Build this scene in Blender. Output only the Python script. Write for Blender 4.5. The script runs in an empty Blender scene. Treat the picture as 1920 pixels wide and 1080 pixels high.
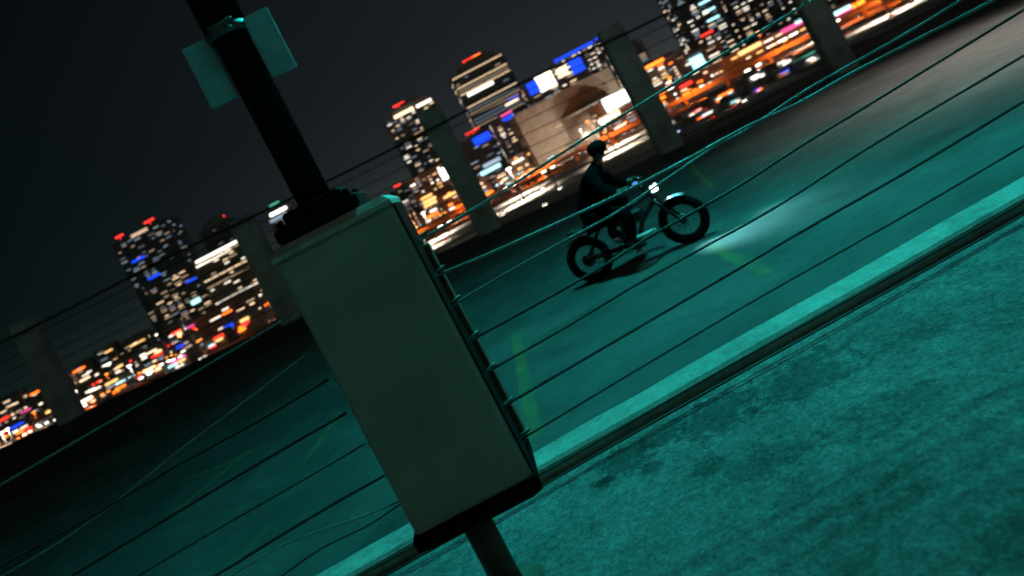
import bpy, math, random
from mathutils import Vector, Matrix
random.seed(11)
SC = bpy.context.scene
COL = SC.collection

# ------------------------------------------------------------------ camera
F = 1300.0; ROLL = math.radians(27.5); DH = -210.0; H = 1.2
cR, sR = math.cos(ROLL), math.sin(ROLL)
cam_d = bpy.data.cameras.new('camera'); cam = bpy.data.objects.new('camera', cam_d); COL.objects.link(cam)
Rx = Vector((cR, 0, -sR)); Uy = Vector((sR, 0, cR)); Bz = Vector((0, -1, 0))
cam.matrix_world = Matrix(((Rx.x, Uy.x, Bz.x, 0), (Rx.y, Uy.y, Bz.y, 0), (Rx.z, Uy.z, Bz.z, H), (0, 0, 0, 1)))
cam_d.sensor_width = 36; cam_d.lens = F / 1920 * 36
cam_d.shift_x = sR * -DH / 1920; cam_d.shift_y = -cR * -DH / 1920
cam_d.clip_start = 0.05; cam_d.clip_end = 20000
cam_d.dof.use_dof = True; cam_d.dof.focus_distance = 2.9; cam_d.dof.aperture_fstop = 1.8
SC.camera = cam
SC.view_settings.view_transform = 'Standard'; SC.view_settings.look = 'None'
SC.view_settings.exposure = 0; SC.view_settings.gamma = 1

# ------------------------------------------------------------------ night sky
w = bpy.data.worlds.new('World'); SC.world = w; w.use_nodes = True
nt = w.node_tree; nt.nodes.clear()
N = nt.nodes.new; L = nt.links.new
out = N('ShaderNodeOutputWorld'); bg = N('ShaderNodeBackground'); L(bg.outputs[0], out.inputs[0])
tc = N('ShaderNodeTexCoord'); sep = N('ShaderNodeSeparateXYZ'); L(tc.outputs['Generated'], sep.inputs[0])
rz = N('ShaderNodeValToRGB'); L(sep.outputs['Z'], rz.inputs[0])      # brighter low over the city
e = rz.color_ramp.elements
e[0].position = 0.0; e[0].color = (0.050, 0.050, 0.052, 1)
e[1].position = 0.62; e[1].color = (0.0022, 0.003, 0.005, 1)
g_ = rz.color_ramp.elements.new(0.08); g_.color = (0.021, 0.023, 0.028, 1)
m_ = rz.color_ramp.elements.new(0.2); m_.color = (0.0125, 0.0145, 0.0185, 1)
rx = N('ShaderNodeMapRange'); L(sep.outputs['X'], rx.inputs['Value'])   # darker and greener towards the left
rx.inputs['From Min'].default_value = -0.62; rx.inputs['From Max'].default_value = 0.12
rxr = N('ShaderNodeValToRGB'); L(rx.outputs[0], rxr.inputs[0]); rxr.color_ramp.elements[0].color = (0.08, 0.26, 0.22, 1); rxr.color_ramp.elements[1].color = (0.92, 1.0, 0.95, 1)
ry = N('ShaderNodeMapRange'); L(sep.outputs['Y'], ry.inputs['Value'])   # added fill: sky raised behind the camera to lift the post front
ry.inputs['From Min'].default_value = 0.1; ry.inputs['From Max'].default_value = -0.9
mx = N('ShaderNodeMix'); mx.data_type = 'RGBA'; mx.blend_type = 'MULTIPLY'; mx.inputs['Factor'].default_value = 1
L(rz.outputs[0], mx.inputs[6]); L(rxr.outputs[0], mx.inputs[7])
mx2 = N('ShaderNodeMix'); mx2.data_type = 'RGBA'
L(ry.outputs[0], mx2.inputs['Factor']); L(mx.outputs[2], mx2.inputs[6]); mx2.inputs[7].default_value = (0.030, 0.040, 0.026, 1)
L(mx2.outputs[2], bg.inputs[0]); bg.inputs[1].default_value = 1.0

# ------------------------------------------------------------------ lamps that light the deck
def spot(name, loc, target, energy, color, angle, blend=0.5, size=0.15):
    l = bpy.data.lights.new(name, 'SPOT'); l.energy = energy; l.color = color
    l.spot_size = math.radians(angle); l.spot_blend = blend; l.shadow_soft_size = size
    o = bpy.data.objects.new(name, l); COL.objects.link(o); o.location = loc
    o.rotation_euler = (Vector(target) - Vector(loc)).to_track_quat('-Z', 'Y').to_euler()
    return o
TEAL = (0.03, 0.95, 0.86)
spot('deck_floodlight', (2.3, 6.7, 6.6), (2.2, 4.7, 0), 2600, TEAL, 158, 1.0, 0.25)
spot('far_floodlight', (9.6, 9.6, 5.6), (9.8, 9.3, 0), 3500, (1.0, 0.88, 0.78), 104, 1.0, 0.2)

# ------------------------------------------------------------------ pixel <-> place
def ud(x, y): return cR * (x - 960) - sR * (y - 540), sR * (x - 960) + cR * (y - 540)
def at(x, y, Y):
    u, d = ud(x, y); return Vector((u * Y / F, Y, H - (d - DH) * Y / F))
def zof(d, Y): return H - (d - DH) * Y / F
def lerp(a, b, t): return a + (b - a) * t
def deck_z(X, Y):
    m = 0.034 - 0.0925 * min(max((Y - 3) / 15, 0), 1.2)
    if Y < 3: z0 = -0.30
    elif Y < 7.5:
        t = (Y - 3) / 4.5; z0 = lerp(-0.30, -0.45, t * t * (3 - 2 * t))
    else:
        t = min((Y - 7.5) / 10.5, 1.3); z0 = lerp(-0.45, -0.16, t)
    return z0 + m * max(min(X, 30), -30)
def hit(x, y, fn=deck_z, a=1.0, b=40.0):
    for _ in range(50):
        m = (a + b) / 2; p = at(x, y, m)
        if p.z > fn(p.x, p.y): a = m
        else: b = m
    return at(x, y, (a + b) / 2)
def slab_z(X, Y): return 0.03 + 0.0335 * X

# ------------------------------------------------------------------ materials
MATS = {}
def mat(name, color, rough=0.7, metal=0.0, noise=0.0, nscale=8.0, bump=0.0, bscale=60.0):
    if name in MATS: return MATS[name]
    m = bpy.data.materials.new(name); m.use_nodes = True; t = m.node_tree; b = t.nodes['Principled BSDF']
    b.inputs['Base Color'].default_value = (*color, 1); b.inputs['Roughness'].default_value = rough; b.inputs['Metallic'].default_value = metal
    tcn = t.nodes.new('ShaderNodeTexCoord')
    if noise:
        n = t.nodes.new('ShaderNodeTexNoise'); n.inputs['Scale'].default_value = nscale; n.inputs['Detail'].default_value = 8
        t.links.new(tcn.outputs['Object'], n.inputs['Vector'])
        r = t.nodes.new('ShaderNodeMapRange'); r.inputs['From Min'].default_value = .3; r.inputs['From Max'].default_value = .7
        r.inputs['To Min'].default_value = 1 - noise; r.inputs['To Max'].default_value = 1 + noise
        t.links.new(n.outputs['Fac'], r.inputs['Value'])
        x = t.nodes.new('ShaderNodeMix'); x.data_type = 'RGBA'; x.blend_type = 'MULTIPLY'; x.inputs['Factor'].default_value = 1
        x.inputs[6].default_value = (*color, 1); t.links.new(r.outputs[0], x.inputs[7]); t.links.new(x.outputs[2], b.inputs['Base Color'])
    if bump:
        n = t.nodes.new('ShaderNodeTexNoise'); n.inputs['Scale'].default_value = bscale; n.inputs['Detail'].default_value = 6
        t.links.new(tcn.outputs['Object'], n.inputs['Vector'])
        bp = t.nodes.new('ShaderNodeBump'); bp.inputs['Strength'].default_value = bump; bp.inputs['Distance'].default_value = 0.01
        t.links.new(n.outputs['Fac'], bp.inputs['Height']); t.links.new(bp.outputs[0], b.inputs['Normal'])
    if name in ('dark_steel', 'black_jacket_cloth', 'dark_trouser_cloth', 'matt_black_helmet', 'black_rubber', 'dark_shoe'): b.inputs['Specular IOR Level'].default_value = .04
    MATS[name] = m; return m
def emi(name, color, strength):
    if name in MATS: return MATS[name]
    m = bpy.data.materials.new(name); m.use_nodes = True; b = m.node_tree.nodes['Principled BSDF']
    b.inputs['Base Color'].default_value = (*[c * .3 for c in color], 1)
    b.inputs['Emission Color'].default_value = (*color, 1); b.inputs['Emission Strength'].default_value = strength
    MATS[name] = m; return m

# ------------------------------------------------------------------ mesh builder
class MB:
    def __init__(s): s.v = []; s.f = []; s.mi = []; s.smooth = []
    def add(s, vs, fs, mi=0, sm=False):
        o = len(s.v); s.v += [tuple(v) for v in vs]
        for f in fs: s.f.append([i + o for i in f]); s.mi.append(mi); s.smooth.append(sm)
    def box(s, c, size, mi=0, M=None, bev=0.0):
        cx, cy, cz = c; hx, hy, hz = [q / 2 for q in size]
        if bev <= 0:
            vs = [Vector((cx + a * hx, cy + b * hy, cz + g * hz)) for a in (-1, 1) for b in (-1, 1) for g in (-1, 1)]
            fs = [(0, 1, 3, 2), (4, 6, 7, 5), (0, 4, 5, 1), (2, 3, 7, 6), (0, 2, 6, 4), (1, 5, 7, 3)]
        else:                                                       # chamfered box
            vs = []; fs = []; b = bev; idx = {}
            for ax in range(3):
                for sg in (-1, 1):
                    for p in (-1, 1):
                        for q in (-1, 1):
                            co = [0, 0, 0]; hh = [hx, hy, hz]; o1, o2 = (ax + 1) % 3, (ax + 2) % 3
                            co[ax] = sg * hh[ax]; co[o1] = p * (hh[o1] - b); co[o2] = q * (hh[o2] - b)
                            key = [0, 0, 0]; key[ax] = sg; key[o1] = p; key[o2] = q
                            idx[(ax, tuple(key))] = len(vs); vs.append(Vector((cx + co[0], cy + co[1], cz + co[2])))
            for ax in range(3):
                for sg in (-1, 1):
                    o1, o2 = (ax + 1) % 3, (ax + 2) % 3; loop = []
                    for p, q in ((-1, -1), (1, -1), (1, 1), (-1, 1)):
                        key = [0, 0, 0]; key[ax] = sg; key[o1] = p; key[o2] = q; loop.append(idx[(ax, tuple(key))])
                    fs.append(loop if sg > 0 else loop[::-1])
            for ax in range(3):                                      # edges along ax
                o1, o2 = (ax + 1) % 3, (ax + 2) % 3
                for p in (-1, 1):
                    for q in (-1, 1):
                        k0 = [0, 0, 0]; k0[ax] = -1; k0[o1] = p; k0[o2] = q; k1 = list(k0); k1[ax] = 1
                        fs.append([idx[(o1, tuple(k0))], idx[(o1, tuple(k1))], idx[(o2, tuple(k1))], idx[(o2, tuple(k0))]])
            for a in (-1, 1):
                for b_ in (-1, 1):
                    for c_ in (-1, 1):
                        k = (a, b_, c_); fs.append([idx[(0, k)], idx[(1, k)], idx[(2, k)]])
        if M: vs = [M @ v for v in vs]
        s.add(vs, fs, mi)
    def tube(s, pts, r, n=10, mi=0, cap=True, lobes=0, twist=0.0):
        pts = [Vector(p) for p in pts]; rs = r if isinstance(r, (list, tuple)) else [r] * len(pts)
        vs = []; up = Vector((0, 0, 1)); dist = 0; prev = None
        for i, p in enumerate(pts):
            t = (pts[min(i + 1, len(pts) - 1)] - pts[max(i - 1, 0)]).normalized()
            if prev is None:
                a = t.cross(up)
                if a.length < .05: a = t.cross(Vector((0, 1, 0)))
                a.normalize()
            else:
                a = (prev - t * prev.dot(t)).normalized()
            b = t.cross(a); prev = a
            if i: dist += (p - pts[i - 1]).length
            for k in range(n):
                th = 2 * math.pi * k / n
                rr = rs[i] * (1 + (0.11 * math.cos(lobes * th) if lobes else 0))
                th2 = th + twist * dist
                vs.append(p + (a * math.cos(th2) + b * math.sin(th2)) * rr)
        fs = [(i * n + k, i * n + (k + 1) % n, (i + 1) * n + (k + 1) % n, (i + 1) * n + k) for i in range(len(pts) - 1) for k in range(n)]
        if cap: fs += [list(range(n))[::-1], [(len(pts) - 1) * n + k for k in range(n)]]
        s.add(vs, fs, mi, True)
    def torus(s, c, axis, R, r, n=40, m=10, mi=0, squash=1.0):
        c = Vector(c); ax = Vector(axis).normalized(); a = ax.cross(Vector((0, 0, 1)))
        if a.length < .05: a = ax.cross(Vector((1, 0, 0)))
        a.normalize(); b = ax.cross(a); vs = []
        for i in range(n):
            th = 2 * math.pi * i / n; dr = a * math.cos(th) + b * math.sin(th)
            for k in range(m):
                ph = 2 * math.pi * k / m
                vs.append(c + dr * (R + r * math.cos(ph)) + ax * r * squash * math.sin(ph))
        fs = [(i * m + k, ((i + 1) % n) * m + k, ((i + 1) % n) * m + (k + 1) % m, i * m + (k + 1) % m) for i in range(n) for k in range(m)]
        s.add(vs, fs, mi, True)
    def ball(s, c, r, n=16, m=10, mi=0, M=None):
        if not isinstance(r, (list, tuple)): r = (r, r, r)
        vs = []
        for j in range(m + 1):
            ph = math.pi * j / m
            for i in range(n):
                th = 2 * math.pi * i / n
                v = Vector((r[0] * math.sin(ph) * math.cos(th), r[1] * math.sin(ph) * math.sin(th), r[2] * math.cos(ph)))
                if M: v = M @ v
                vs.append(v + Vector(c))
        fs = [(j * n + i, (j + 1) * n + i, (j + 1) * n + (i + 1) % n, j * n + (i + 1) % n) for j in range(m) for i in range(n)]
        s.add(vs, fs, mi, True)
    def mesh(s, name, mats):
        me = bpy.data.meshes.new(name); me.from_pydata(s.v, [], s.f)
        for m in (mats if isinstance(mats, (list, tuple)) else [mats]): me.materials.append(m)
        me.polygons.foreach_set('material_index', s.mi); me.polygons.foreach_set('use_smooth', s.smooth)
        me.update(); return me
    def build(s, name, mats, parent=None, M=None):
        o = bpy.data.objects.new(name, s.mesh(name, mats)); COL.objects.link(o)
        if parent: o.parent = parent
        return o
def tag(o, label=None, cat=None, group=None, kind=None):
    if label: o['label'] = label
    if cat: o['category'] = cat
    if group: o['group'] = group
    if kind: o['kind'] = kind
    return o
def empty(name, loc=(0, 0, 0), rz_=0.0):
    o = bpy.data.objects.new(name, None); COL.objects.link(o); o.location = loc; o.rotation_euler = (0, 0, rz_)
    o.empty_display_size = 0.1; return o
def children(o): return [c for c in bpy.data.objects if c.parent == o]
def copy_tree(o, parent=None, kids=None):
    kids = KIDS if kids is None else kids
    c = o.copy(); COL.objects.link(c); c.parent = parent
    for ch in kids.get(o.name, []): copy_tree(ch, c, kids)
    return c
KIDS = {}
def remember(o):
    ks = children(o); KIDS[o.name] = ks
    for k in ks: remember(k)

# ------------------------------------------------------------------ deck (road surface of the roof level)
def ground_mat(name, base, dark, grain_scale, stain_scale, rough, stains=(), bump=0.4, speck=0.5, track=False):
    m = bpy.data.materials.new(name); m.use_nodes = True; t = m.node_tree; b = t.nodes['Principled BSDF']; b.inputs['Roughness'].default_value = rough
    n = t.nodes.new; l = t.links.new
    tcn = n('ShaderNodeTexCoord'); co = tcn.outputs['Object']
    def noise(sc, det=8, rgh=.6, dist=0.0):
        q = n('ShaderNodeTexNoise'); q.inputs['Scale'].default_value = sc; q.inputs['Detail'].default_value = det
        q.inputs['Roughness'].default_value = rgh; q.inputs['Distortion'].default_value = dist; l(co, q.inputs['Vector']); return q.outputs['Fac']
    def rng(src, a, b_, c=0.0, d=1.0, smooth=False):
        q = n('ShaderNodeMapRange'); q.inputs['From Min'].default_value = a; q.inputs['From Max'].default_value = b_
        q.inputs['To Min'].default_value = c; q.inputs['To Max'].default_value = d
        if smooth: q.interpolation_type = 'SMOOTHSTEP'
        l(src, q.inputs['Value']); return q.outputs[0]
    def math_(op, a, b_):
        q = n('ShaderNodeMath'); q.operation = op
        for i, z in enumerate((a, b_)):
            if isinstance(z, (int, float)): q.inputs[i].default_value = z
            else: l(z, q.inputs[i])
        return q.outputs[0]
    fine = rng(noise(grain_scale, 10, .75), .3, .72, 1 - speck, 1 + speck)
    mid = rng(noise(stain_scale * 6, 6, .6), .3, .7, .78, 1.15)
    big = rng(noise(stain_scale, 8, .65, .6), .35, .65, 0, 1)
    mixc = n('ShaderNodeMix'); mixc.data_type = 'RGBA'; l(big, mixc.inputs['Factor']); mixc.inputs[6].default_value = (*dark, 1); mixc.inputs[7].default_value = (*base, 1)
    f = math_('MULTIPLY', fine, mid)
    if track:
        f = math_('MULTIPLY', f, rng(noise(3.4, 12, .82, .6), .40, .60, .80, 1.12))
        f = math_('MULTIPLY', f, rng(noise(30, 8, .85), .38, .62, .62, 1.32))
        vo = n('ShaderNodeTexVoronoi'); vo.inputs['Scale'].default_value = 95; l(co, vo.inputs['Vector'])          # exposed grit
        f = math_('MULTIPLY', f, rng(vo.outputs['Distance'], .0, .30, 1.5, .96))
        vn = n('ShaderNodeTexVoronoi'); vn.feature = 'DISTANCE_TO_EDGE'; vn.inputs['Scale'].default_value = .8
        wob = n('ShaderNodeVectorMath'); wob.operation = 'ADD'; nq = n('ShaderNodeTexNoise'); nq.inputs['Scale'].default_value = 5; nq.inputs['Detail'].default_value = 8; l(co, nq.inputs['Vector'])
        sc3 = n('ShaderNodeVectorMath'); sc3.operation = 'SCALE'; sc3.inputs['Scale'].default_value = .35; l(nq.outputs['Color'], sc3.inputs[0]); l(co, wob.inputs[0]); l(sc3.outputs[0], wob.inputs[1]); l(wob.outputs[0], vn.inputs['Vector'])
        f = math_('MULTIPLY', f, rng(vn.outputs['Distance'], .0, .004, .72, 1.0))
    else:                                                            # tyre-polished lanes and oil spots
        sp = n('ShaderNodeSeparateXYZ'); l(co, sp.inputs[0])
        ws = math_('ADD', math_('MULTIPLY', sp.outputs[1], 2.6), math_('MULTIPLY', noise(.5, 6, .6), 3.0))
        f = math_('MULTIPLY', f, rng(math_('SINE', ws, 0), -1, 1, .82, 1.12))
        f = math_('MULTIPLY', f, rng(noise(1.9, 10, .8), .34, .50, .60, 1.08))
    if stains:
        ragged = noise(17.0, 12, .8, .5); geo = n('ShaderNodeSeparateXYZ'); l(co, geo.inputs[0])
        total = None
        for (sx, sy, rx_, ry_, depth, thr) in stains:
            a = math_('MULTIPLY', math_('SUBTRACT', geo.outputs[0], sx), 1 / rx_); c = math_('MULTIPLY', math_('SUBTRACT', geo.outputs[1], sy), 1 / ry_)
            r2 = math_('ADD', math_('MULTIPLY', a, a), math_('MULTIPLY', c, c))
            val = math_('ADD', math_('MULTIPLY', rng(r2, 0, 2.4, 1, 0), 0.30), ragged)
            thr = .655 + (thr - .84) * .35; s_ = rng(val, thr - .02, thr + .10, 1, depth * .9 + .1, True)
            total = s_ if total is None else math_('MULTIPLY', total, s_)
        f = math_('MULTIPLY', f, total)
    x = n('ShaderNodeMix'); x.data_type = 'RGBA'; x.blend_type = 'MULTIPLY'; x.inputs['Factor'].default_value = 1
    l(mixc.outputs[2], x.inputs[6]); l(f, x.inputs[7]); l(x.outputs[2], b.inputs['Base Color'])
    bp = n('ShaderNodeBump'); bp.inputs['Strength'].default_value = bump; bp.inputs['Distance'].default_value = 0.012
    l(math_('ADD', noise(grain_scale * .7, 8, .8), math_('MULTIPLY', big, .3)), bp.inputs['Height']); l(bp.outputs[0], b.inputs['Normal'])
    return m

asph = ground_mat('asphalt', (0.092, 0.090, 0.088), (0.048, 0.048, 0.050), 40, 0.55, .78, bump=.7, speck=.35)
YF = 18.0
b = MB(); xs = [-60 + 1.5 * i for i in range(81)]; ys = [2.88] + [3.4 + i * .6 for i in range(25)] + [18.55]
vs = [(x, y, deck_z(x, y)) for y in ys for x in xs]; nx = len(xs)
fs = [(j * nx + i, j * nx + i + 1, (j + 1) * nx + i + 1, (j + 1) * nx + i) for j in range(len(ys) - 1) for i in range(nx - 1)]
b.add(vs, fs, 0, True)
o = len(b.v)                                                        # slab edge, 0.5 m deep
b.add([(x, 18.55, deck_z(x, 18.55)) for x in xs] + [(x, 18.55, deck_z(x, 18.55) - .6) for x in xs], [(i, nx + i, nx + i + 1, i + 1) for i in range(nx - 1)])
tag(b.build('parking_deck', asph), kind='structure')

# foreground slab of rough pale concrete
def S(x, y): return hit(x, y, slab_z, .3, 6)
st = []
for (x, y, ru, rd, dep, thr) in [(1170, 865, 55, 28, .30, .86), (1345, 775, 90, 38, .38, .84), (1240, 815, 60, 22, .45, .86), (1330, 875, 45, 22, .32, .94), (1510, 705, 110, 40, .42, .84), (1640, 780, 120, 45, .58, .88),
                                 (1440, 860, 120, 34, .62, .90), (1640, 960, 120, 40, .66, .94), (1130, 905, 24, 12, .25, .88), (1890, 1020, 110, 60, .55, .90), (1215, 880, 26, 14, .3, .88), (1700, 640, 90, 24, .6, .88)]:
    p = S(x, y); st.append((p.x, p.y, ru * p.y / F, rd * p.y * p.y / (1.17 * F), dep, thr))
slabm = ground_mat('rough_concrete', (0.47, 0.47, 0.46), (0.33, 0.33, 0.33), 70, 1.6, .85, st, bump=1.8, speck=.62, track=True)
b = MB(); xs2 = [-30, -10, -3, 0, 3, 10, 30]; ys2 = [-14, 0, 2.75]
vs = [(x, y, slab_z(x, y)) for y in ys2 for x in xs2]; nx = len(xs2)
b.add(vs, [(j * nx + i, j * nx + i + 1, (j + 1) * nx + i + 1, (j + 1) * nx + i) for j in range(len(ys2) - 1) for i in range(nx - 1)])
tag(b.build('pavement', slabm), kind='structure')
# kerb
kerbm = ground_mat('kerb_concrete', (0.37, 0.38, 0.35), (0.26, 0.27, 0.25), 50, 2.6, .8, bump=.5, speck=.28)
def kz(X): return 0.0873 + 0.0335 * X
b = MB(); n_ = 240; prof = []
for i in range(n_ + 1):
    X = -30 + 60 * i / n_
    j1 = random.uniform(-.006, .006); j2 = random.uniform(-.004, .004)
    prof += [(X, 2.735, slab_z(X, 0) - .05), (X, 2.735 + j2, kz(X) - .012), (X, 2.75 + j2, kz(X)), (X, 2.90 + j1, kz(X)), (X, 2.912 + j1, kz(X) - .012), (X, 2.912, -1.6)]
b.add(prof, [(i * 6 + k, (i + 1) * 6 + k, (i + 1) * 6 + k + 1, i * 6 + k + 1) for i in range(n_) for k in range(5)])
tag(b.build('kerb', kerbm), kind='structure')

# painted stall lines on the deck: worn yellow and white
def wornpaint(name, col, thr):
    m = mat(name, col, .7); t = m.node_tree; n = t.nodes.new
    tr = n('ShaderNodeBsdfTransparent'); mixs = n('ShaderNodeMixShader'); nz = n('ShaderNodeTexNoise'); nz.inputs['Scale'].default_value = 11; nz.inputs['Detail'].default_value = 10; nz.inputs['Roughness'].default_value = .75
    tcn = n('ShaderNodeTexCoord'); t.links.new(tcn.outputs['Object'], nz.inputs['Vector'])
    r = n('ShaderNodeMapRange'); r.inputs['From Min'].default_value = thr - .1; r.inputs['From Max'].default_value = thr + .12; r.inputs['To Max'].default_value = .34; t.links.new(nz.outputs['Fac'], r.inputs['Value'])
    t.links.new(r.outputs[0], mixs.inputs[0]); t.links.new(tr.outputs[0], mixs.inputs[1]); t.links.new(t.nodes['Principled BSDF'].outputs[0], mixs.inputs[2])
    t.links.new(mixs.outputs[0], t.nodes['Material Output'].inputs[0]); return m
yel = wornpaint('worn_yellow_paint', (0.48, 0.42, 0.07), .51); wht = wornpaint('worn_white_paint', (0.26, 0.26, 0.25), .54)
def stripe(p0, p1, wd, m, name):
    a = hit(*p0); c = hit(*p1); dv = Vector((c.x - a.x, c.y - a.y, 0)); L_ = dv.length; dv.normalize(); sd = Vector((-dv.y, dv.x, 0)) * wd / 2
    k = max(2, int(L_ / .25)); vs = []
    for i in range(k + 1):
        q = Vector((a.x, a.y, 0)) + dv * (L_ * i / k)
        for sgn in (1, -1):
            r_ = q + sd * sgn; vs.append((r_.x, r_.y, deck_z(r_.x, r_.y) + .006))
    bb = MB(); bb.add(vs, [(2 * i, 2 * i + 1, 2 * i + 3, 2 * i + 2) for i in range(k)])
    return tag(bb.build(name, m), kind='structure')
for (p0, p1, wd, m) in [((966, 628), (1004, 820), .11, yel), ((1335, 462), (1440, 516), .11, yel), ((640, 770), (560, 880), .10, yel), ((470, 845), (330, 960), .09, yel),
                        ((505, 990), (420, 1075), .09, yel), ((470, 850), (340, 905), .08, yel), ((1490, 215), (1640, 200), .11, wht), ((1600, 143), (1830, 113), .12, wht), ((1700, 160), (1780, 152), .1, wht), ((1280, 300), (1340, 355), .09, yel)]:
    stripe(p0, p1, wd, m, 'stall_marking')

platem = mat('frosted_plate', (0.5, 0.56, 0.58), .6, 0, .2, 25); t_ = platem.node_tree      # milky plastic: lets light from behind through
tl = t_.nodes.new('ShaderNodeBsdfTranslucent'); tl.inputs[0].default_value = (.30, .36, .38, 1); mm = t_.nodes.new('ShaderNodeMixShader'); mm.inputs[0].default_value = .5
t_.links.new(t_.nodes['Principled BSDF'].outputs[0], mm.inputs[1]); t_.links.new(tl.outputs[0], mm.inputs[2]); t_.links.new(mm.outputs[0], t_.nodes['Material Output'].inputs[0])
# ------------------------------------------------------------------ the near post: cladding box, pole, plates, foot
boxm = mat('olive_post_paint', (0.43, 0.42, 0.36), .75, 0, .2, 4, .35, 90)
edgem = mat('pale_cap_concrete', (0.55, 0.56, 0.52), .7, 0, .2, 30, .3, 120)
rustm = mat('rusty_edge', (0.20, 0.055, 0.03), .8, 0, .35, 25, .4, 80)
darkm = mat('dark_steel', (0.012, 0.013, 0.013), .65, 0, .3, 14)
rubber = mat('black_rubber', (0.006, 0.006, 0.006), .85)
galv = mat('galvanised_plate', (0.14, 0.16, 0.17), .55, .35, .25, 30, .2, 120)
Yc = 2.0
x0, x1 = -375 * Yc / F, -128 * Yc / F; zt, zb = zof(-258, Yc), zof(338, Yc); xc = (x0 + x1) / 2; wd = x1 - x0; dp = 0.30
post = empty('cable_post', (xc, Yc + dp / 2, 0)); tag(post, 'big olive boxed cable fence post with a dark round pole on top, by the kerb', 'post')
def lp(mb, name, m, par=post): return mb.build(name, m, par)
b = MB(); b.box((0, 0, (zt + zb) / 2 - .01), (wd, dp, zt - zb - .02), bev=.012); lp(b, 'casing', boxm)
b = MB()                                                            # chamfered cap
hw, hd = wd / 2 + .004, dp / 2 + .004
vs = []
for (q, z) in ((0, zt - .02), (0, zt - .006), (-.022, zt + .016)):
    for sx_, sy_ in ((-1, -1), (1, -1), (1, 1), (-1, 1)): vs.append((sx_ * (hw + q), sy_ * (hd + q), z))
b.add(vs, [(3, 2, 1, 0), (8, 9, 10, 11)] + [(4 * r + i, 4 * r + (i + 1) % 4, 4 * r + 4 + (i + 1) % 4, 4 * r + 4 + i) for r in (0, 1) for i in range(4)])
lp(b, 'cap', edgem)
b = MB()                                                            # dark rounded skirt under the casing
vs = []
for (q, z) in ((.004, zb + .012), (.010, zb), (.006, zb - .03), (-.03, zb - .055)):
    for sx_, sy_ in ((-1, -1), (1, -1), (1, 1), (-1, 1)): vs.append((sx_ * (hw + q), sy_ * (hd + q), z))
b.add(vs, [(3, 2, 1, 0), (12, 13, 14, 15)] + [(4 * r + i, 4 * r + (i + 1) % 4, 4 * r + 4 + (i + 1) % 4, 4 * r + 4 + i) for r in (0, 1, 2) for i in range(4)])
lp(b, 'skirt', rubber)
b = MB(); b.box((wd / 2 + .012, dp / 2 - .05, (zt + zb) / 2 - .07), (.022, .09, zt - zb - .22), bev=.004); lp(b, 'edge_channel', rustm)
b = MB()
b.box((wd / 2 + .004, 0, (zt + zb) / 2), (.006, dp - .03, zt - zb - .05)); lp(b, 'edge_strip', darkm)
px = -251 * 2.15 / F - xc
b = MB(); b.box((px, 0, zt + .042), (.27, .24, .05), bev=.01); b.box((px, 0, zt + .085), (.19, .19, .034), bev=.008); fl = lp(b, 'flange', darkm)
for sx_ in (-1, 1):
    for sy_ in (-1, 1): b = MB(); b.tube([(px + sx_ * .11, sy_ * .095, zt + .06), (px + sx_ * .11, sy_ * .095, zt + .085)], .011, 6); b.build('bolt', darkm, fl)
ZL = 6.2
b = MB(); b.tube([(px, 0, zt + .09), (px, 0, 1.93), (px, 0, 1.935), (px, 0, ZL)], [.054, .056, .068, .066], 28); pole = lp(b, 'pole', darkm)
b = MB(); b.tube([(px, 0, 1.94), (px, 0, 1.97)], .072, 28); b.box((px, -.079, 1.955), (.05, .012, .035), bev=.003); b.tube([(px - .035, -.085, 1.968), (px + .045, -.085, 1.968)], .006, 8); b.tube([(px - .015, -.088, 1.943), (px + .035, -.088, 1.943)], .006, 8); lp(b, 'bracket', galv)
for (ua, ub) in ((-343, -289), (-215, -165)):
    Yp = Yc + dp / 2 - .02; xa, xb_ = ua * Yp / F - xc, ub * Yp / F - xc; z1, z0 = zof(-680, Yp), zof(-556, Yp)
    b = MB(); b.box(((xa + xb_) / 2, -.02, (z1 + z0) / 2), (xb_ - xa, .022, z1 - z0), bev=.003)
    lp(b, 'side_plate', platem)
b = MB(); b.tube([(-.045, 0, slab_z(xc, 0) - .02), (-.045, 0, zb - .04)], .048, 20); b.tube([(-.03, 0, slab_z(xc, 0) - .01), (-.03, 0, slab_z(xc, 0) + .015)], .10, 24); lp(b, 'foot_tube', mat('brown_steel', (0.10, 0.07, 0.05), .6, .2, .3, 20))
# clips that hold the cables on both sides
for (x, y) in [(766, 461), (812, 519), (838, 577), (873, 643), (903, 704), (935, 768), (975, 822)]:
    p = at(x, y, Yc + .16); b = MB(); q = Vector((wd / 2 + .002, .01, p.z)); b.tube([q, q + Vector((.04, 0, .014))], [.008, .006], 8); lp(b, 'clip', galv)
for (x, y) in [(545, 592), (584, 658), (614, 713), (650, 774), (685, 832), (718, 888), (750, 938)]:
    p = at(x, y, Yc + .16); b = MB(); q = Vector((-wd / 2 - .002, .01, p.z)); b.tube([q, q + Vector((-.04, 0, -.01))], .0085, 8); lp(b, 'clip', galv)

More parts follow.
